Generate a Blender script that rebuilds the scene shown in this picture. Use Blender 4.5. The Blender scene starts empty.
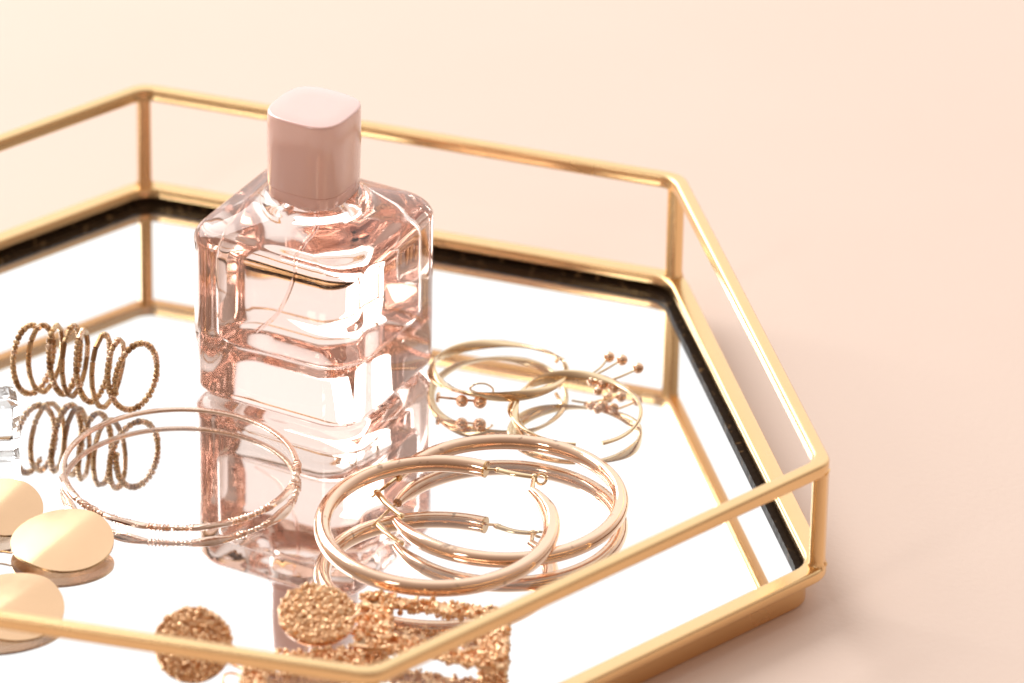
import bpy, bmesh, math, random
from mathutils import Vector, Matrix, noise

# 1 blender unit = the 14 cm side of the hexagonal tray
S = bpy.context.scene
S.unit_settings.system = 'METRIC'
S.unit_settings.scale_length = 0.14
COL = S.collection
W, H = 1024, 683
R = math.radians
rnd = random.Random(7)

# ------------------------------------------------------------------ camera
PITCH, FPX, DIST, TX, TY, YAW, ROLL = 0.5105, math.exp(8.8081), math.exp(2.4429), 0.2786, 0.5903, -0.304, 0.017
cy, sy = math.cos(YAW), math.sin(YAW)
FWD = Vector((sy*math.cos(PITCH), cy*math.cos(PITCH), -math.sin(PITCH)))
r0 = Vector((cy, -sy, 0)); u0 = r0.cross(FWD)
RIGHT = math.cos(ROLL)*r0 + math.sin(ROLL)*u0
UP = -math.sin(ROLL)*r0 + math.cos(ROLL)*u0
CAM = Vector((TX, TY, 0)) - DIST*FWD
cd = bpy.data.cameras.new('camera'); co = bpy.data.objects.new('camera', cd); COL.objects.link(co)
m = Matrix((RIGHT, UP, -FWD)).transposed().to_4x4(); m.translation = CAM
co.matrix_world = m
cd.sensor_width = 36; cd.lens = FPX*36/W; cd.clip_start = 0.1; cd.clip_end = 200
S.camera = co
cd.dof.use_dof = True

def at(px, py, z=0.0):
    """the point of height z that stands there in the photograph"""
    d = FWD*FPX + RIGHT*(px-W/2) - UP*(py-H/2)
    return CAM + d*((z-CAM.z)/d.z)

cd.dof.focus_distance = (at(440, 480, 0.03)-CAM).dot(FWD)
cd.dof.aperture_fstop = 1.75

# ------------------------------------------------------------------ materials
def mat(name):
    m = bpy.data.materials.new(name); m.use_nodes = True
    return m, m.node_tree.nodes, m.node_tree.links

def metal(name, col, rough, bump=0.0, bscale=60, var=0.12, stretch=None, aniso=0.0, spots=0.0, strength=0.1):
    m, N, L = mat(name)
    b = N['Principled BSDF']
    b.inputs['Metallic'].default_value = 1
    tc = N.new('ShaderNodeTexCoord'); mp = N.new('ShaderNodeMapping')
    L.new(tc.outputs['Object'], mp.inputs['Vector'])
    if stretch: mp.inputs['Scale'].default_value = stretch
    n = N.new('ShaderNodeTexNoise'); n.inputs['Scale'].default_value = bscale; n.inputs['Detail'].default_value = 6
    L.new(mp.outputs['Vector'], n.inputs['Vector'])
    r = N.new('ShaderNodeMapRange'); r.inputs['To Min'].default_value = rough*(1-var*2.5); r.inputs['To Max'].default_value = rough*(1+var*2.5)
    r.inputs['From Min'].default_value = .3; r.inputs['From Max'].default_value = .7
    L.new(n.outputs['Fac'], r.inputs['Value']); L.new(r.outputs['Result'], b.inputs['Roughness'])
    n2 = N.new('ShaderNodeTexNoise'); n2.inputs['Scale'].default_value = 9; n2.inputs['Detail'].default_value = 5
    L.new(tc.outputs['Object'], n2.inputs['Vector'])
    mx = N.new('ShaderNodeMix'); mx.data_type = 'RGBA'
    mx.inputs['A'].default_value = tuple(c*(1-var) for c in col)+(1,); mx.inputs['B'].default_value = tuple(min(1, c*(1+var*.5)) for c in col)+(1,)
    L.new(n2.outputs['Fac'], mx.inputs['Factor'])
    last = mx.outputs['Result']
    if spots:
        n3 = N.new('ShaderNodeTexNoise'); n3.inputs['Scale'].default_value = 45; n3.inputs['Detail'].default_value = 3
        L.new(tc.outputs['Object'], n3.inputs['Vector'])
        cr = N.new('ShaderNodeValToRGB'); cr.color_ramp.elements[0].position = .66; cr.color_ramp.elements[1].position = .74
        L.new(n3.outputs['Fac'], cr.inputs['Fac'])
        m3 = N.new('ShaderNodeMix'); m3.data_type = 'RGBA'; m3.inputs['B'].default_value = tuple(c*(1-spots) for c in col)+(1,)
        L.new(cr.outputs['Color'], m3.inputs['Factor']); L.new(last, m3.inputs['A']); last = m3.outputs['Result']
    L.new(last, b.inputs['Base Color'])
    if bump:
        bp = N.new('ShaderNodeBump'); bp.inputs['Strength'].default_value = strength; bp.inputs['Distance'].default_value = bump
        L.new(n.outputs['Fac'], bp.inputs['Height']); L.new(bp.outputs['Normal'], b.inputs['Normal'])
    if aniso: b.inputs['Anisotropic'].default_value = aniso
    return m

M = {}
M['tray'] = metal('brushed_gold', (.84, .57, .29), .25, bscale=7, var=.05)
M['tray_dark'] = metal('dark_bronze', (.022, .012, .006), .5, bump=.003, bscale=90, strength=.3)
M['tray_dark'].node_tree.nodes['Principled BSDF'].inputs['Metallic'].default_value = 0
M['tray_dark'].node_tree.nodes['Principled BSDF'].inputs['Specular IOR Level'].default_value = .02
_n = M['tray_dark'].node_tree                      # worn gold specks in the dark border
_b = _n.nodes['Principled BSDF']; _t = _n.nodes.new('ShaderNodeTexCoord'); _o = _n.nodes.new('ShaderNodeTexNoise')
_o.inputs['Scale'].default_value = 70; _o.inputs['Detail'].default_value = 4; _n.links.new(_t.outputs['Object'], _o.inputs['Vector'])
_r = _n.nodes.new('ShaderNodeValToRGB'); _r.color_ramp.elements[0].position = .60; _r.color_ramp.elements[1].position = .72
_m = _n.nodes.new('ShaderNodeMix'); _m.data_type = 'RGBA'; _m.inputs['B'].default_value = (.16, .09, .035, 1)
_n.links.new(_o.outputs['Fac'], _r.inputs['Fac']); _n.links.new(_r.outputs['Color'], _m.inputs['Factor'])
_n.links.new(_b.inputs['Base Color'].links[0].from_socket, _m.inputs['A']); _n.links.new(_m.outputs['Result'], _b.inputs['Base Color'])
M['hoop'] = metal('rose_gold', (.93, .65, .47), .09, bump=.002, bscale=40, spots=.5, strength=.16)
M['hoop_light'] = metal('pale_gold', (.92, .69, .43), .10, bump=.002, bscale=40, spots=.2, strength=.12)
M['thin'] = metal('champagne_gold', (.88, .66, .42), .14)
M['bangle'] = metal('pink_gold', (.95, .70, .56), .16, bump=.002, bscale=160, strength=.3)
M['nugget'] = metal('nugget_gold', (.90, .59, .345), .36, bump=.004, bscale=120, strength=.4)
M['disc'] = metal('satin_gold', (.77, .50, .30), .21, bump=.001, bscale=9, stretch=(2, 1.0, 1), strength=.04)
M['disc_edge'] = metal('disc_edge_gold', (.62, .38, .18), .25)
M['bead'] = metal('bronze_bead', (.70, .47, .26), .34, bump=.003, bscale=150, var=.25, strength=.4)
M['bead_light'] = metal('light_bead', (.80, .56, .38), .28, bump=.003, bscale=150, strength=.3)
M['bead_dark'] = metal('dark_bead', (.40, .23, .11), .35)
M['copper'] = metal('copper_ball', (.92, .62, .43), .22)

m, N, L = mat('mirror_silver')
b = N['Principled BSDF']; b.inputs['Metallic'].default_value = 1; b.inputs['Roughness'].default_value = .004
b.inputs['Base Color'].default_value = (.93, .93, .93, 1)
M['mirror'] = m

m, N, L = mat('clear_pane')          # the clear float glass over the silvering
N.remove(N['Principled BSDF']); out = N['Material Output']
tr = N.new('ShaderNodeBsdfTransparent'); tr.inputs['Color'].default_value = (.985, .985, .98, 1)
gl = N.new('ShaderNodeBsdfGlossy'); gl.inputs['Roughness'].default_value = .02
mx = N.new('ShaderNodeMixShader')
mx.inputs[0].default_value = .05; L.new(tr.outputs[0], mx.inputs[1]); L.new(gl.outputs[0], mx.inputs[2]); L.new(mx.outputs[0], out.inputs['Surface'])
M['pane'] = m

def glass(name, ior, col=(1, 1, 1), vol=None, dens=1.0, rough=0.0, bump=0.0, bscale=8):
    m, N, L = mat(name)
    N.remove(N['Principled BSDF']); out = N['Material Output']
    g = N.new('ShaderNodeBsdfGlass'); g.inputs['IOR'].default_value = ior; g.inputs['Roughness'].default_value = rough
    g.inputs['Color'].default_value = (*col, 1); L.new(g.outputs[0], out.inputs['Surface'])
    if bump:
        tc = N.new('ShaderNodeTexCoord'); n = N.new('ShaderNodeTexNoise'); n.inputs['Scale'].default_value = bscale; n.inputs['Detail'].default_value = 2
        L.new(tc.outputs['Object'], n.inputs['Vector'])
        bp = N.new('ShaderNodeBump'); bp.inputs['Distance'].default_value = bump; bp.inputs['Strength'].default_value = .5
        L.new(n.outputs['Fac'], bp.inputs['Height']); L.new(bp.outputs['Normal'], g.inputs['Normal'])
    if vol:
        a = N.new('ShaderNodeVolumeAbsorption'); a.inputs['Color'].default_value = (*vol, 1); a.inputs['Density'].default_value = dens
        L.new(a.outputs[0], out.inputs['Volume'])
    return m
M['glass'] = glass('pink_bottle_glass', 1.50, (.99, .965, .955), (.97, .63, .47), 1.15)
M['liquid'] = glass('pink_perfume', 1.36/1.50, (1, .99, .985), (.98, .80, .74), .2)
M['air'] = glass('bottle_headspace', 1/1.50)
M['crystal'] = glass('clear_crystal', 1.52, (.98, .98, .98))

m, N, L = mat('dusty_pink_plastic')
b = N['Principled BSDF']; b.inputs['Base Color'].default_value = (.90, .57, .50, 1); b.inputs['Roughness'].default_value = .28
b.inputs['IOR'].default_value = 1.6; b.inputs['Coat Weight'].default_value = 1; b.inputs['Coat IOR'].default_value = 1.7; b.inputs['Coat Roughness'].default_value = .14
b.inputs['Subsurface Weight'].default_value = .1; b.inputs['Subsurface Radius'].default_value = (.03, .015, .01)
tc = N.new('ShaderNodeTexCoord'); n = N.new('ShaderNodeTexNoise'); n.inputs['Scale'].default_value = 30; n.inputs['Detail'].default_value = 5
L.new(tc.outputs['Object'], n.inputs['Vector'])
mr = N.new('ShaderNodeMapRange'); mr.inputs['To Min'].default_value = .16; mr.inputs['To Max'].default_value = .22
L.new(n.outputs['Fac'], mr.inputs['Value']); L.new(mr.outputs[0], b.inputs['Roughness'])
M['cap'] = m

M['milky'] = glass('clear_tube', 1.07, (.99, .93, .91))

m, N, L = mat('peach_surface')
b = N['Principled BSDF']; b.inputs['Roughness'].default_value = .62
b.inputs['Specular IOR Level'].default_value = .25
tc = N.new('ShaderNodeTexCoord')
n = N.new('ShaderNodeTexNoise'); n.inputs['Scale'].default_value = 1.6; n.inputs['Detail'].default_value = 8; n.inputs['Roughness'].default_value = .6
L.new(tc.outputs['Object'], n.inputs['Vector'])
mx = N.new('ShaderNodeMix'); mx.data_type = 'RGBA'
mx.inputs['A'].default_value = (.83, .655, .55, 1); mx.inputs['B'].default_value = (.86, .69, .59, 1)
L.new(n.outputs['Fac'], mx.inputs['Factor']); L.new(mx.outputs['Result'], b.inputs['Base Color'])
n2 = N.new('ShaderNodeTexNoise'); n2.inputs['Scale'].default_value = 90; n2.inputs['Detail'].default_value = 6
L.new(tc.outputs['Object'], n2.inputs['Vector'])
bp = N.new('ShaderNodeBump'); bp.inputs['Distance'].default_value = .003; bp.inputs['Strength'].default_value = .2
L.new(n2.outputs['Fac'], bp.inputs['Height']); L.new(bp.outputs['Normal'], b.inputs['Normal'])
M['table'] = m

# ------------------------------------------------------------------ object helpers
def obj(name, bm, m, parent=None, smooth=True, angle=40):
    me = bpy.data.meshes.new(name)
    bmesh.ops.recalc_face_normals(bm, faces=bm.faces)
    bm.to_mesh(me); bm.free()
    for mm in (m if isinstance(m, (list, tuple)) else [m]): me.materials.append(mm)
    if smooth:
        for p in me.polygons: p.use_smooth = True
        me.set_sharp_from_angle(angle=R(angle))
    o = bpy.data.objects.new(name, me); COL.objects.link(o)
    if parent: o.parent = parent
    return o

def tag(o, label, cat=None, group=None, kind=None):
    o['label'] = label
    if cat: o['category'] = cat
    if group: o['group'] = group
    if kind: o['kind'] = kind
    return o

def thing(name, label, cat, loc=(0, 0, 0), rotz=0, group=None):
    o = bpy.data.objects.new(name, None); COL.objects.link(o)
    o.location = loc; o.rotation_euler = (0, 0, rotz); o.empty_display_size = .05
    return tag(o, label, cat, group)

def skin(bm, rings, closed=False, caps=True):
    """rings: lists of Vectors of equal length, joined into a tube"""
    vs = [[bm.verts.new(p) for p in r] for r in rings]
    n = len(vs[0]); k = len(vs)
    for i in range(k if closed else k-1):
        a, b = vs[i], vs[(i+1) % k]
        for j in range(n):
            bm.faces.new((a[j], a[(j+1) % n], b[(j+1) % n], b[j]))
    if caps and not closed:
        bm.faces.new(vs[0][::-1]); bm.faces.new(vs[-1])

def tube(bm, pts, rad, closed=False, seg=12, sect=None, twist=None, up=None, caps=True):
    """sweep; rad: number or f(t); sect: list of 2-D points (unit) instead of a circle; up: fixed up direction"""
    pts = [Vector(p) for p in pts]; n = len(pts)
    tans = []
    for i in range(n):
        if closed: t = pts[(i+1) % n]-pts[i-1]
        else: t = pts[min(i+1, n-1)]-pts[max(i-1, 0)]
        tans.append(t.normalized())
    ref = Vector(up) if up is not None else (Vector((0, 0, 1)) if abs(tans[0].z) < .9 else Vector((1, 0, 0)))
    nrm = (ref-tans[0]*ref.dot(tans[0])).normalized()
    rings = []
    sc = sect or [(math.cos(2*math.pi*j/seg), math.sin(2*math.pi*j/seg)) for j in range(seg)]
    for i in range(n):
        if up is not None: nrm = (ref-tans[i]*ref.dot(tans[i])).normalized()
        else: nrm = (nrm-tans[i]*nrm.dot(tans[i])).normalized()
        bi = tans[i].cross(nrm)
        t = i/(n if closed else n-1)
        rr = rad(t) if callable(rad) else rad
        if not isinstance(rr, tuple): rr = (rr, rr)
        a = twist(t) if twist else 0
        ca, sa = math.cos(a), math.sin(a)
        ring = []
        for (x, y) in sc:
            x, y = x*rr[0], y*rr[1]
            x, y = x*ca-y*sa, x*sa+y*ca
            ring.append(pts[i]+bi*x+nrm*y)
        rings.append(ring)
    skin(bm, rings, closed, caps)

def rsq(hw, r, n=8, hd=None):
    """rounded rectangle outline, counter-clockwise"""
    hd = hw if hd is None else hd
    r = min(r, hw, hd); out = []
    for k, (sx, sy_) in enumerate(((1, 1), (-1, 1), (-1, -1), (1, -1))):
        for i in range(n+1):
            a = R(90*k)+R(90)*i/n
            out.append((sx*(hw-r)+r*math.cos(a), sy_*(hd-r)+r*math.sin(a)))
    return out

def loft(bm, levels, n=8):
    """levels: (z, half width, corner radius)"""
    skin(bm, [[Vector((x, y, z)) for x, y in rsq(hw, r, n)] for z, hw, r in levels])

def bez(pts, n=12, closed=False):
    """Catmull-Rom through the points"""
    P = [Vector(p) for p in pts]; out = []; k = len(P)
    for i in range(k if closed else k-1):
        if closed: a, b, c, d = P[i-1], P[i], P[(i+1) % k], P[(i+2) % k]
        else: a, b, c, d = P[max(i-1, 0)], P[i], P[i+1], P[min(i+2, k-1)]
        for j in range(n):
            t = j/n
            out.append(.5*((2*b)+(c-a)*t+(2*a-5*b+4*c-d)*t*t+(3*b-a-3*c+d)*t**3))
    if not closed: out.append(P[-1])
    return out

def blob(bm, c, r, sub=2, scale=(1, 1, 1), rot=None):
    g = bmesh.ops.create_icosphere(bm, subdivisions=sub, radius=r)
    mt = (rot or Matrix.Identity(3)).to_4x4() @ Matrix.Diagonal((*scale, 1))
    for v in g['verts']: v.co = mt @ v.co + Vector(c)
    return g['verts']

def rrot():
    return Matrix.Rotation(rnd.uniform(0, 6.28), 3, Vector((rnd.gauss(0, 1), rnd.gauss(0, 1), rnd.gauss(0, 1))).normalized())

def offset_poly(P, d):
    """move each side of the polygon (clockwise from above) inwards by d"""
    n = len(P); out = []
    for i in range(n):
        p0, p1, p2 = P[i-1], P[i], P[(i+1) % n]
        e1 = (p1-p0).normalized(); e2 = (p2-p1).normalized()
        n1 = Vector((e1.y, -e1.x)); n2 = Vector((e2.y, -e2.x))
        bis = (n1+n2).normalized()
        out.append(p1+bis*(d/bis.dot(n1)))
    return out

def round_poly(P, r, n=6):
    out = []; k = len(P)
    for i in range(k):
        p0, p1, p2 = P[i-1], P[i], P[(i+1) % k]
        a = p1+(p0-p1).normalized()*r; b = p1+(p2-p1).normalized()*r
        for j in range(n+1):
            t = j/n; out.append(a*(1-t)**2+p1*2*t*(1-t)+b*t*t)
    return out

# ------------------------------------------------------------------ setting: the surface
TABLE_Z = -.043
bm = bmesh.new(); bmesh.ops.create_grid(bm, x_segments=8, y_segments=8, size=14)
o = obj('tabletop', bm, M['table']); o.location = (0, 4, TABLE_Z)
tag(o, 'plain pale peach surface under the gold tray', kind='structure')

# ------------------------------------------------------------------ the hexagonal mirror tray
HEX = [Vector(p) for p in ((-.5, .866), (.492, .854), (.992, -.003), (.514, -.842), (-.499, -.892), (-1.023, .014))]
RAIL_Z, PANE = .217, .009
t = thing('hexagonal_tray', 'hexagonal gold metal tray with mirrored base and open rail, on the peach surface', 'tray')

def ring_wall(bm, prof, rad=.03, n=6):
    """prof: list of (inward offset, z) closed cross-section swept round the hexagon"""
    rings = []
    for d, z in prof:
        q = round_poly(offset_poly(HEX, d), rad, n)
        rings.append([Vector((p.x, p.y, z)) for p in q])
    skin(bm, rings, closed=True)

def poly_face(bm, d, z, rad=.02):
    bm.faces.new([bm.verts.new((p.x, p.y, z)) for p in round_poly(offset_poly(HEX, d), rad)][::-1])

bm = bmesh.new(); poly_face(bm, .012, 0); o = obj('mirror', bm, M['mirror'], t)
bm = bmesh.new(); poly_face(bm, .0135, PANE); o = obj('glass_pane', bm, M['pane'], t)
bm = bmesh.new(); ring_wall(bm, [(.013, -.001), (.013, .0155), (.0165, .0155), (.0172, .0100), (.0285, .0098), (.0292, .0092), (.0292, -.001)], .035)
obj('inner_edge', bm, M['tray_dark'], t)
# rim: rounded square bar lying on the skirt
def bar_prof(w, z0, z1, r, off=0.0, n=4):
    return [(off+x, (z0+z1)/2+y) for x, y in rsq(w/2, r, n, (z1-z0)/2)]
bm = bmesh.new(); ring_wall(bm, bar_prof(.033, .0115, .034, .006, 0), .035); obj('base_rim', bm, M['tray'], t)
bm = bmesh.new(); ring_wall(bm, [(.012, .0145), (.012, TABLE_Z+.004), (.015, TABLE_Z+.0005), (.028, TABLE_Z+.0005), (.028, -.004), (.0145, -.004), (.0145, .0145)], .035); obj('base_skirt', bm, M['tray'], t)
bm = bmesh.new(); poly_face(bm, .02, -.006); obj('base_plate', bm, M['tray_dark'], t)
bm = bmesh.new(); ring_wall(bm, bar_prof(.025, RAIL_Z-.0125, RAIL_Z+.0125, .0065), .026, 8); obj('top_rail', bm, M['tray'], t)
for i, p in enumerate(HEX):
    a = math.atan2(p.y, p.x)
    bm = bmesh.new()
    prof = rsq(.0115, .004, 3)
    c = p*(1-.004/p.length)
    skin(bm, [[Vector((c.x+s*(x*math.cos(a)-y*math.sin(a)), c.y+s*(x*math.sin(a)+y*math.cos(a)), z)) for x, y in prof]
              for z, s in ((.030, 1.25), (.036, 1.12), (.042, 1), (.12, 1), (RAIL_Z-.017, 1), (RAIL_Z-.009, 1.12))])
    # a small rounded weld bead at the foot
    for k in range(7):
        aa = k*.9+i
        blob(bm, (c.x+.013*math.cos(aa), c.y+.013*math.sin(aa), .0345), .0042, 1)
    obj('post', bm, M['tray'], t)

# ------------------------------------------------------------------ perfume bottle
bc = at(314, 380, 0)
t = thing('perfume_bottle', 'square pink glass perfume bottle with dusty pink cap standing on the mirror', 'perfume bottle', (bc.x, bc.y, PANE+.0006), R(-10.5))
hb = .164
bm = bmesh.new()
lv = [(0, hb-.034, .035), (.0006, hb-.026, .042)]
for k in range(1, 9):
    a = k/8*math.pi/2; lv.append((.0006+.026*(1-math.cos(a)), hb-.026+.026*math.sin(a), .048+.014*k/8))
lv += [(.08, hb, .062), (.16, hb, .062), (.24, hb, .062)]
zt = .317
for k in range(0, 9):
    a = k/8*math.pi/2; a *= .84; lv.append((zt-.030+.028*math.sin(a), hb-.030+.030*math.cos(a), .062-.004*k/8))
lv += [(.3215, .122, .062), (.3280, .108, .070), (.3330, .099, .080), (.3385, .0925, .0895), (.3440, .0895, .0895), (.3495, .086, .086), (.3535, .080, .080), (.3555, .070, .070)]
loft(bm, lv, 10)
body = obj('glass_body', bm, M['glass'], t, angle=60)
bm = bmesh.new()
ci = .118
lv = [(.100, ci-.03, .02)]
for k in range(1, 7):
    a = k/6*math.pi/2; lv.append((.100+.018*(1-math.cos(a)), ci-.018+.018*math.sin(a), .03))
lv += [(.16, ci, .03), (.255, ci, .03)]
for k in range(1, 7):
    a = k/6*math.pi*.5; lv.append((.255+.022*math.sin(a), ci-.022+.022*math.cos(a), .03+.004*k))
lv += [(.2785, .085, .050), (.281, .062, .055), (.287, .050, .048), (.296, .046, .0455), (.3235, .0455, .0454)]
loft(bm, lv, 8)
liq = obj('liquid', bm, M['liquid'], t, angle=60)
bm = bmesh.new()
lv = [(.3245, .0455, .0454), (.345, .045, .0449)]
loft(bm, lv, 8)
obj('air_pocket', bm, M['air'], t, angle=60)
bm = bmesh.new()
tube(bm, bez([(0, 0, .338), (.005, -.004, .25), (-.02, -.03, .16), (-.055, -.06, .118)]), .0035, seg=8)
obj('spray_tube', bm, M['milky'], t)
# cap
bm = bmesh.new()
hc = .0700
lv = [(.3562, hc-.004, .05), (.358, hc-.002, .045), (.378, hc-.002, .045), (.3785, hc-.0026, .045), (.3794, hc-.0026, .045), (.3805, hc-.0004, .045), (.45, hc+.0005, .045), (.508, hc, .045), (.5115, hc-.0008, .044), (.5130, hc-.0022, .042), (.5136, hc-.0045, .04), (.5138, hc-.03, .03), (.5139, .002, .002)]
def squircle(hw, k=3.2, n=56):
    o = []
    for i in range(n):
        a = 2*math.pi*i/n; c, s = math.cos(a), math.sin(a)
        q = (abs(c)**k+abs(s)**k)**(-1/k); o.append((hw*q*c, hw*q*s))
    return o
skin(bm, [[Vector((x, y, z)) for x, y in squircle(hw)] for z, hw, _ in lv])
obj('cap', bm, M['cap'], t, angle=50)

# ------------------------------------------------------------------ hoop geometry
def ring_pts(c, rad, tilt=0, tdir=0, a0=0, a1=360, n=96, ry=None, wob=0, seed=0):
    """circle; tilt degrees raising the side that looks along tdir (degrees)"""
    ax = Vector((-math.sin(R(tdir)), math.cos(R(tdir)), 0))
    rot = Matrix.Rotation(-R(tilt), 3, ax)
    out = []
    full = abs(a1-a0) >= 359.9
    for i in range(n if full else n+1):
        a = R(a0+(a1-a0)*i/n)
        w = 1+wob*math.sin(2*a+seed)
        out.append(Vector(c)+rot @ Vector((rad*w*math.cos(a), (ry or rad)*w*math.sin(a), 0)))
    return out

def ang(c, p): return math.degrees(math.atan2(p.y-c.y, p.x-c.x))

def tapered(r, w=.03, e=.55):
    return lambda t: r*min(1, e+(1-e)*min(t, 1-t)/w)

# large hoop earrings -------------------------------------------------
viewdir = math.degrees(math.atan2(FWD.y, FWD.x))
def big_hoop(c, rad, tilt, plain, taper, tr, material, label, pin, lever, loop=None, pr=1.0):
    """plain, taper: the two tube ends; the hoop runs the long way round between them"""
    t = thing('hoop_earring', label, 'earring', (c.x, c.y, PANE), group='large tubular hoop earrings')
    l = lambda p: Vector(p)-Vector((c.x, c.y, PANE))
    a0, a1 = ang(c, plain), ang(c, taper)
    d = (a1-a0) % 360
    if d < 180: d -= 360
    P = [l(p) for p in ring_pts(c, rad, tilt, viewdir, a0, a0+d, 110, wob=.006)]
    bm = bmesh.new(); tube(bm, P, lambda t: tr*(min(1, pr+(1-pr)*t/.05) if t < .94 else max(.5, 1-(t-.94)*8)), seg=20)
    obj('tube', bm, material, t)
    d0 = (P[0]-P[1]).normalized()
    bm = bmesh.new(); tube(bm, [P[0]-d0*.0025, P[0]+d0*.0006], tr*1.012*pr, seg=20); obj('end_cap', bm, M['disc_edge'], t)
    bm = bmesh.new(); tube(bm, [P[0]-d0*.003]+bez([l(p) for p in pin], 6), lambda t: .0030-.001*t, seg=8); obj('pin', bm, M['hoop_light'], t)
    bm = bmesh.new()
    q = [l(p) for p in lever]
    tube(bm, bez(q, 8), lambda t: (.0064-.002*t, .0036), seg=10, up=(0, 0, 1))
    blob(bm, q[0], .0066, 2, (1, 1, .7)); blob(bm, q[-1], .0062, 2)
    tube(bm, [q[-1], P[-1]], .0036, seg=8)
    obj('clasp_lever', bm, M['hoop_light'], t)
    if loop is not None:
        lc = l(loop); bm = bmesh.new()
        tube(bm, [lc+RIGHT*(.0085*math.cos(2*math.pi*k/24))+UP*(.0085*math.sin(2*math.pi*k/24)) for k in range(24)], .0024, closed=True, seg=8)
        obj('loop', bm, M['hoop_light'], t)
    return t

big_hoop(at(437, 525, .046), .186, 2.5, at(485, 471, .053), at(541, 487, .052), .0140, M['hoop'],
         'rose gold hoop earring with closed clasp, lying on top of the other large hoop',
         [at(487, 469, .053), at(502, 470, .053)], [at(498, 470, .054), at(515, 474, .055), at(534, 477, .054)], at(541, 479, .053))
big_hoop(at(505, 500, .024), .190, 0.3, at(395, 477, .024), at(405, 519, .024), .0130, M['hoop'],
         'gold hoop earring with open clasp, underneath the other large hoop',
         [at(386, 486, .026), at(372, 497, .028)], [at(377, 492, .030), at(386, 503, .028), at(401, 516, .026)], pr=.6)

# ------------------------------------------------------------------ thin pink-gold bangle
cB = at(180, 468, .0165)
t = thing('thin_bangle', 'thin pink gold bangle with twisted ribbed front, lying in front of the bottle at left', 'bangle', (cB.x, cB.y, PANE))
P = [p-Vector((cB.x, cB.y, PANE)) for p in ring_pts(cB, .193, .6, viewdir, 0, 360, 420, wob=.008, seed=1)]
ac = ang(cB, at(190, 528, .018))          # middle of the ornamented front
def brad(t):
    a = (t*360-ac+540) % 360-180
    if abs(a) > 88: return (.0052, .0042)
    u = (a+88)/22; f = u-math.floor(u)
    if int(math.floor(u)) % 2 == 0:
        return (.0068+.0026*math.sin(f*math.pi), .0048+.001*math.sin(f*math.pi))
    return (.0052+.0010*math.sin(f*math.pi*20), .0044+.0010*math.sin(f*math.pi*20))
def btw(t):
    a = (t*360-ac+540) % 360-180
    return .5*math.sin(R(a*8)) if abs(a) < 88 else 0
bm = bmesh.new(); tube(bm, P, brad, closed=True, seg=10, twist=btw, up=(0, 0, 1)); obj('band', bm, M['bangle'], t, angle=35)
for k in range(9):                         # fine wire wound round the front
    bm = bmesh.new(); a = R(ac-80+k*20); pts = []
    for j in range(30):
        aa = a+R(j*.35); th = j*1.2
        i = int((math.degrees(aa) % 360)/360*420) % 420
        p = P[i]; rad_dir = Vector((math.cos(aa), math.sin(aa), 0))
        pts.append(p+rad_dir*.0068*math.cos(th)+Vector((0, 0, .0058*math.sin(th))))
    tube(bm, pts, .0010, seg=5)
    obj('wire_winding', bm, M['bangle'], t)

# ------------------------------------------------------------------ coiled ring of beads
base = at(85, 395, 0)
t = thing('coiled_bead_ring', 'coiled spring ring of small bronze beads, standing at the left of the mirror', 'ring', (base.x, base.y, PANE))
l = lambda p: Vector(p)-Vector((base.x, base.y, PANE))
# each loop: centre x, top y, bottom y, half width on the photograph, depth lean
loops = [(30, 326, 393, 16.5), (49, 326, 391, 13), (63, 326, 393, 10), (77, 328, 396, 10), (91, 334, 401, 11), (108, 338, 407, 12), (132, 344, 409, 19)]
zdir = Vector((0, 0, 1))
cen = []; vecs = []
for cx, ty, by, hw in loops:
    rz = (by-ty)/2/524*1.0
    zc = PANE+rz+.0045
    c = at(cx, (ty+by)/2, zc)
    cen.append(l(c)); vecs.append((rz, hw/580))
def coil(u):
    """u in loops 0..7"""
    k0 = u-.5; k = min(max(k0, 0), len(loops)-1.0001); i = int(k); f = k-i; f = f*f*(3-2*f)
    c = cen[i].lerp(cen[i+1], f); rz = vecs[i][0]*(1-f)+vecs[i+1][0]*f; hw = vecs[i][1]*(1-f)+vecs[i+1][1]*f
    # horizontal axis of the loop: half width seen across, the rest runs away from the camera
    r = .064; s = min(.98, hw/r); ca = math.sqrt(max(0, 1-s*s))
    fh = Vector((FWD.x, FWD.y, 0)).normalized(); rh = Vector((RIGHT.x, RIGHT.y, 0)).normalized()
    hax = (rh*s+fh*ca*(.55))
    a = 2*math.pi*u+math.pi*.5
    lift = .006*math.sin(a)
    return c+hax*(r*math.cos(a))+zdir*(rz*math.sin(a))+rh*(.006*math.sin(3*u)+.006*(k0-k))
step = []
NS = 2400
U0, U1 = -.12, 7.30
pp = [coil(U0+(U1-U0)*i/NS) for i in range(NS+1)]
cum = [0]
for i in range(NS): cum.append(cum[-1]+(pp[i+1]-pp[i]).length)
def along(s):
    lo, hi = 0, NS
    while hi-lo > 1:
        mid = (lo+hi)//2
        if cum[mid] < s: lo = mid
        else: hi = mid
    f = (s-cum[lo])/max(1e-9, cum[hi]-cum[lo]); return pp[lo].lerp(pp[hi], f), U0+(U1-U0)*(lo+f)/NS
bm = bmesh.new(); tube(bm, pp[::12]+[pp[-1]], .0022, seg=6); obj('wire', bm, M['bead_dark'], t)
s = .004
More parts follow.
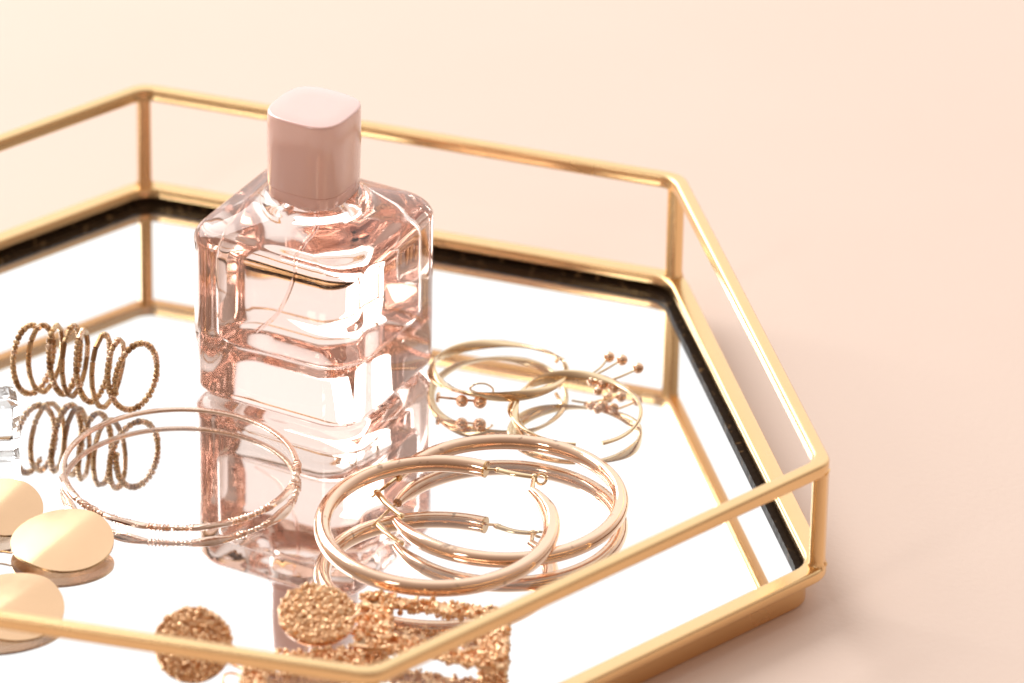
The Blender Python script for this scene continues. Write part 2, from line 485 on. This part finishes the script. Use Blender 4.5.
for k in range(7):
    bm = bmesh.new(); fi = 0
    while s < cum[-1]-.004:
        p, u = along(s)
        if u >= k+1 and k < 6: break
        bugle = k in (1, 3, 5) and rnd.random() < .75
        ln = rnd.uniform(.020, .027) if bugle else rnd.uniform(.0072, .0105)
        q, _ = along(min(cum[-1], s+ln*.96))
        n0 = len(bm.faces)
        br = (.0047 if bugle else rnd.uniform(.0050, .0062))
        if bugle: tube(bm, [p, p.lerp(q, .5), q], br, seg=7)
        else: tube(bm, [p, p.lerp(q, .2), p.lerp(q, .8), q], lambda t_, b_=br: b_*(.72 if t_ in (0, 1) else 1), seg=8)
        bm.faces.ensure_lookup_table()
        mi = rnd.choices([0, 1, 2], [.58, .27, .15])[0]
        for f in bm.faces[n0:]: f.material_index = mi
        s += ln+.0006
    if len(bm.faces): obj('bead_loop', bm, [M['bead'], M['bead_light'], M['bead_dark']], t)
    else: bm.free()

# ------------------------------------------------------------------ disc earrings
def disc_part(name, parent, c, r, nrm, bend, fold, org, rx=1.0):
    """thin round plate, gently bent along the fold line"""
    nrm = Vector(nrm).normalized()
    fd = Vector((math.cos(R(fold)), math.sin(R(fold)), 0)); e1 = (fd-nrm*fd.dot(nrm)).normalized(); e2 = nrm.cross(e1)
    bm = bmesh.new(); rings = []; th = .0022; NR, NA = 14, 72
    def P(rr, a, s):
        x, y = rr*math.cos(a)*rx, rr*math.sin(a)
        h = bend*(math.sqrt((y/r)**2+.012)-.11)*r-.01*r*(x/r)**2
        return c+e1*x+e2*y+nrm*(h+s*th)
    top = [[bm.verts.new(P(r*(i+1)/NR, 2*math.pi*j/NA, 1)) for j in range(NA)] for i in range(NR)]
    bot = [[bm.verts.new(P(r*(i+1)/NR, 2*math.pi*j/NA, -1)) for j in range(NA)] for i in range(NR)]
    ct, cb = bm.verts.new(P(0, 0, 1)), bm.verts.new(P(0, 0, -1))
    for g, cc in ((top, ct), (bot, cb)):
        for j in range(NA): bm.faces.new((cc, g[0][j], g[0][(j+1) % NA]))
        for i in range(NR-1):
            for j in range(NA): bm.faces.new((g[i][j], g[i+1][j], g[i+1][(j+1) % NA], g[i][(j+1) % NA]))
    n0 = len(bm.faces)
    for j in range(NA): bm.faces.new((top[-1][j], bot[-1][j], bot[-1][(j+1) % NA], top[-1][(j+1) % NA]))
    bm.faces.ensure_lookup_table()
    for f in bm.faces[n0:]: f.material_index = 1
    for v in bm.verts: v.co -= org
    return obj(name, bm, [M['disc'], M['disc_edge']], parent, angle=30)

g = Vector((FWD.x, FWD.y, 0)).normalized()
org = at(40, 530, 0); org.z = PANE
t = thing('disc_drop_earring', 'satin gold earring of two linked bent discs at the left edge', 'earring', org, group='satin gold disc earrings')
c1 = at(3, 506, .034); disc_part('disc', t, c1, .066, Vector((.10, -.12, 1))-g*.10, -.10, 75, org)
c2 = at(62, 538, .028); disc_part('disc', t, c2, .084, Vector((-.03, .02, 1))-g*.13, -.13, 72, org)
bm = bmesh.new()
c = at(30, 521, .014)-org
tube(bm, [c+RIGHT*(.012*math.cos(k*math.pi/12))+g*(.016*math.sin(k*math.pi/12))+Vector((0, 0, .005*math.cos(k*math.pi/12))) for k in range(24)], .0016, closed=True, seg=7)
obj('jump_ring', bm, M['disc_edge'], t)
org = at(10, 605, 0); org.z = PANE
t = thing('disc_drop_earring', 'satin gold bent disc of the other earring, behind the front rail at the left edge', 'earring', org, group='satin gold disc earrings')
c3 = at(10, 603, .030); disc_part('disc', t, c3, .087, Vector((.03, 0, 1))-g*.10, -.17, 68, org)
bm = bmesh.new(); c = at(-30, 585, .03)-org
tube(bm, [c+RIGHT*(.012*math.cos(k*math.pi/12))+Vector((0, 0, 1))*(.012*math.sin(k*math.pi/12)) for k in range(24)], .0016, closed=True, seg=7)
tube(bm, bez([at(-30, 592, .02)-org, at(-10, 555, .012)-org, at(12, 553, .012)-org], 8), .0016, seg=7)
obj('ear_wire', bm, M['disc_edge'], t)

# ------------------------------------------------------------------ nugget earrings
def lump(bm, p, r, nrm=None):
    rot = rrot(); sc = (rnd.uniform(.7, 1.2), rnd.uniform(.7, 1.2), rnd.uniform(.8, 1.4))
    vs = blob(bm, p, r, 1, sc, rot)
    for v in vs: v.co += Vector((rnd.uniform(-1, 1), rnd.uniform(-1, 1), rnd.uniform(-1, 1)))*r*.13

def nugget_disc(parent, c, r, nrm, org):
    nrm = Vector(nrm).normalized(); e1 = nrm.cross(Vector((0, 0, 1)) if abs(nrm.z) < .9 else Vector((0, 1, 0))).normalized(); e2 = nrm.cross(e1)
    c = c-org
    bm = bmesh.new()
    skin(bm, [[c+e1*(rr*math.cos(k*math.pi/24))+e2*(rr*math.sin(k*math.pi/24))+nrm*h for k in range(48)] for rr, h in ((r*.25, -.006), (r*.8, -.0055), (r*1.01, -.004), (r*1.03, -.001), (r*.8, .003))])
    obj('backing', bm, M['copper'], parent)
    bm = bmesh.new()
    pts = []
    tries = 0
    while len(pts) < 560 and tries < 16000:
        tries += 1
        a = rnd.uniform(0, 6.283); q = math.sqrt(rnd.random())
        p = Vector((q*math.cos(a), q*math.sin(a)))*r
        if all((p-x).length > r*.052 for x in pts): pts.append(p)
    for p in pts:
        h = .0045+.004*(1-(p.length/r)**2)+rnd.uniform(-.002, .0028)
        lump(bm, c+e1*p.x+e2*p.y+nrm*h, rnd.uniform(.0030, .0052))
    obj('nugget_crust', bm, M['nugget'], parent, smooth=True, angle=32)
    bm = bmesh.new(); tube(bm, [c-nrm*.005, c-nrm*.024], .0022, seg=8); obj('post', bm, M['copper'], parent)

def nugget_frame(parent, corners, org, wd):
    cs = [Vector(p)-org for p in corners]
    bm = bmesh.new(); bb = bmesh.new()
    for i in range(4):
        a, b = cs[i], cs[(i+1) % 4]; L_ = (b-a).length
        d = (b-a).normalized(); sd = d.cross(Vector((0, 0, 1))).normalized()
        w = wd[i]
        a2, b2 = a-d*w*.4, b+d*w*.4
        skin(bb, [[p+sd*x*w*.42+Vector((0, 0, y)) for x, y in ((-1, -.005), (1, -.005), (1, .001), (-1, .001))] for p in (a2, b2)])
        n = int(L_*w/.0000135*.0135/.0135*.55)
        n = int(L_*w*46000)
        for k in range(n):
            p = a+d*rnd.uniform(-.2*w, L_+.2*w)+sd*rnd.uniform(-.5, .5)*w+Vector((0, 0, rnd.uniform(-.011, .008)))
            lump(bm, p, rnd.uniform(.0030, .0052))
    obj('frame_backing', bb, M['nugget'], parent, smooth=False)
    obj('nugget_crust', bm, M['nugget'], parent, angle=32)

def link(parent, p, q, org):
    bm = bmesh.new()
    mid = (Vector(p)+Vector(q))/2-org; ax = (Vector(q)-Vector(p)); r = ax.length*.5; ax.normalize()
    tube(bm, [mid+ax*(r*math.cos(k*math.pi/10))+Vector((0, 0, 1)).cross(ax)*(.4*r*math.cos(k*math.pi/10)*0)+Vector((0, 0, 1))*(r*.7*math.sin(k*math.pi/10)) for k in range(20)], .0022, closed=True, seg=7)
    obj('jump_ring', bm, M['copper'], parent)

org = at(317, 620, 0); org.z = PANE
t = thing('nugget_drop_earring', 'rough gold nugget earring, tilted disc stud with a full rectangle drop beside the hoops', 'earring', org, group='rough gold nugget earrings')
nugget_disc(t, at(317, 616, .052), .060, Vector((-.05, .0, 1))-g*.30+Vector((.12, 0, 0)), org)
zf = .030
nugget_frame(t, [at(378, 600, zf), at(496, 614, zf), at(492, 661, zf), at(370, 640, zf)], org, [.032, .046, .040, .058])
link(t, at(347, 628, .042), at(368, 620, .036), org)
org = at(193, 640, 0); org.z = PANE
t = thing('nugget_drop_earring', 'rough gold nugget earring crossed by the front rail, its round stud apart on bare mirror', 'earring', org, group='rough gold nugget earrings')
nugget_disc(t, at(193, 645, .053), .060, Vector((0, 0, 1))-g*1.05, org)
nugget_frame(t, [at(252, 662, .018), at(350, 654, .022), at(372, 700, .020), at(262, 712, .018)], org, [.034, .036, .034, .036])
link(t, at(222, 648, .03), at(246, 664, .02), org)

# ------------------------------------------------------------------ thin ribbon hoops with bobble studs
def thin_hoop(label, c, rad, tilt, tdir, a0, a1, org_px, wob=.01, seed=0):
    org = at(*org_px, 0); org.z = PANE
    t = thing('ribbon_hoop_earring', label, 'earring', org, group='thin ribbon hoop earrings')
    P = [p-org for p in ring_pts(c, rad, tilt, tdir, a0, a1, 130, wob=wob, seed=seed)]
    bm = bmesh.new()
    tube(bm, P, lambda t: (.0034, .0100*(.55+.45*math.sin(math.pi*min(1, max(0, t*1.0)))+.15*math.sin(t*12))), seg=12, twist=lambda t: 2.6*math.pi*t+seed, up=(0, 0, 1))
    obj('ribbon', bm, M['thin'], t)
    return t, org, P
cA = at(499, 370, .026)
t, org, P = thin_hoop('thin pale gold ribbon hoop earring nearer the perfume bottle', cA, .114, -6, viewdir, ang(cA, at(566, 366, .02))-345, ang(cA, at(566, 366, .02)), (499, 378), seed=.4)
def bobble(parent, name, items, org, mt):
    bm = bmesh.new()
    for (x, y, z, r) in items: blob(bm, at(x, y, z)-org, r, 3)
    return obj(name, bm, mt, parent)
for it in ((462, 401, .022, .0105), (480, 402, .022, .0115)):
    bobble(t, 'ball', [it], org, M['copper'])
bm = bmesh.new(); tube(bm, [at(438, 397, .022)-org, at(484, 402, .022)-org], .0022, seg=8)
tube(bm, [at(437, 397, .022)-org, at(439.5, 397.3, .022)-org], .009, seg=16); obj('stud_post', bm, M['copper'], t)
bm = bmesh.new(); tube(bm, bez([at(x, y, z)-org for x, y, z in ((478, 393, .03), (470, 389, .038), (476, 384, .046), (486, 384, .044), (493, 389, .036), (492, 394, .03))], 8), .0016, seg=7); obj('ear_hook', bm, M['thin'], t); bm = bmesh.new()
tube(bm, bez([at(x, y, z)-org for x, y, z in ((556, 362, .03), (560, 358, .04), (564, 362, .044), (566, 370, .036), (564, 379, .024))], 8), .0032, seg=8)
obj('ear_hook', bm, M['thin'], t)

cBm = at(577, 410, .024)
aa = ang(cBm, at(588, 447, .02))
t, org, P = thin_hoop('thin pale gold ribbon hoop earring with a spray of tiny balls, farther right', cBm, .107, 4, viewdir, aa+14, aa+350, (577, 420), seed=1.7)
bm = bmesh.new()
for pts in (((572, 378, .022), (592, 376, .026), (618, 362, .034), (622, 357, .036)), ((592, 376, .026), (610, 380, .03), (640, 368, .032)), ((585, 378, .026), (600, 368, .032), (608, 358, .040)), ((590, 380, .024), (606, 386, .02))):
    tube(bm, bez([at(*p)-org for p in pts], 6), .0021, seg=7)
obj('spray_stem', bm, M['thin'], t)
for it in ((609, 357, .040, .0098), (622, 360, .036, .0098), (638, 368, .032, .0098), (603, 384, .022, .0105), (614, 388, .020, .0095), (592, 381, .024, .0085), (598, 391, .018, .0080)):
    bobble(t, 'ball', [it], org, M['copper'])
bm = bmesh.new(); tube(bm, bez([at(x, y, z)-org for x, y, z in ((515, 402, .03), (512, 412, .026), (515, 424, .02), (523, 436, .014))], 8), .0030, seg=8); obj('ear_hook', bm, M['thin'], t); bm = bmesh.new()
tube(bm, bez([at(x, y, z)-org for x, y, z in ((512, 398, .034), (517, 392, .038), (521, 398, .034))], 8), .0022, seg=8)
obj('ear_hook', bm, M['thin'], t)

# ------------------------------------------------------------------ clear crystal at the left edge
cc = at(-5, 446, 0)
t = bmesh.new()
lv = [(0, .034, .010), (.004, .040, .012), (.066, .042, .012), (.082, .036, .006), (.090, .024, .004)]
skin(t, [[Vector((x*(1+.05*math.sin(z*90)), y, z)) for x, y in rsq(hw, r, 1)] for z, hw, r in lv])
for v in t.verts: v.co += Vector((rnd.uniform(-1, 1), rnd.uniform(-1, 1), rnd.uniform(-.3, .3)))*.002
o = obj('crystal_block', t, M['crystal'], smooth=False)
o.location = (cc.x, cc.y, PANE+.0006); o.rotation_euler = (0, 0, R(25))
tag(o, 'clear faceted crystal cut off by the left edge, in front of the bead coil', 'crystal')

# ------------------------------------------------------------------ light
w = bpy.data.worlds.new('World'); S.world = w; w.use_nodes = True
N, L = w.node_tree.nodes, w.node_tree.links
bg = N['Background']
tc = N.new('ShaderNodeTexCoord')
def dotn(v):
    d = N.new('ShaderNodeVectorMath'); d.operation = 'DOT_PRODUCT'; d.inputs[1].default_value = Vector(v).normalized()
    L.new(tc.outputs['Generated'], d.inputs[0]); return d.outputs['Value']
cr = N.new('ShaderNodeValToRGB')      # bright wall and window side behind the tray, dim warm room on the camera's side
E_ = cr.color_ramp.elements
E_[0].position = .10; E_[0].color = (.16, .105, .075, 1)
E_[1].position = .90; E_[1].color = (1.0, 1.0, 1.0, 1)
for p_, c_ in ((.50, (.36, .29, .25, 1)), (.72, (.58, .52, .48, 1))):
    e = E_.new(p_); e.color = c_
mr = N.new('ShaderNodeMapRange'); mr.inputs['From Min'].default_value = -1; mr.inputs['From Max'].default_value = 1
L.new(dotn((-.30, .85, .40)), mr.inputs['Value']); L.new(mr.outputs[0], cr.inputs['Fac'])
L.new(cr.outputs['Color'], bg.inputs['Color']); bg.inputs['Strength'].default_value = 1.13

def area(name, loc, target, sx, sy_, power, col=(1, 1, 1)):
    d = bpy.data.lights.new(name, 'AREA'); d.shape = 'RECTANGLE'; d.size = sx; d.size_y = sy_; d.energy = power; d.color = col
    o = bpy.data.objects.new(name, d); COL.objects.link(o); o.location = loc
    o.rotation_euler = (Vector(target)-Vector(loc)).to_track_quat('-Z', 'Y').to_euler()
    return o
area('window_softbox', (-7.8, 4.6, 6.4), (0, 0, 0), 8, 8, 880, (1, .99, .975))
area('front_softbox', (-2.5, -6.5, 5.5), (0, 0, 0), 1.2, 2.6, 60, (1, .97, .94))

S.view_settings.view_transform = 'Standard'; S.view_settings.look = 'None'
S.view_settings.exposure = .21; S.view_settings.gamma = 1
S.render.engine = 'CYCLES'
S.cycles.max_bounces = 24; S.cycles.transmission_bounces = 20; S.cycles.glossy_bounces = 10; S.cycles.transparent_max_bounces = 16
S.cycles.caustics_reflective = True; S.cycles.caustics_refractive = True
S.cycles.blur_glossy = .6; S.cycles.sample_clamp_indirect = 3.5
S.cycles.use_denoising = True
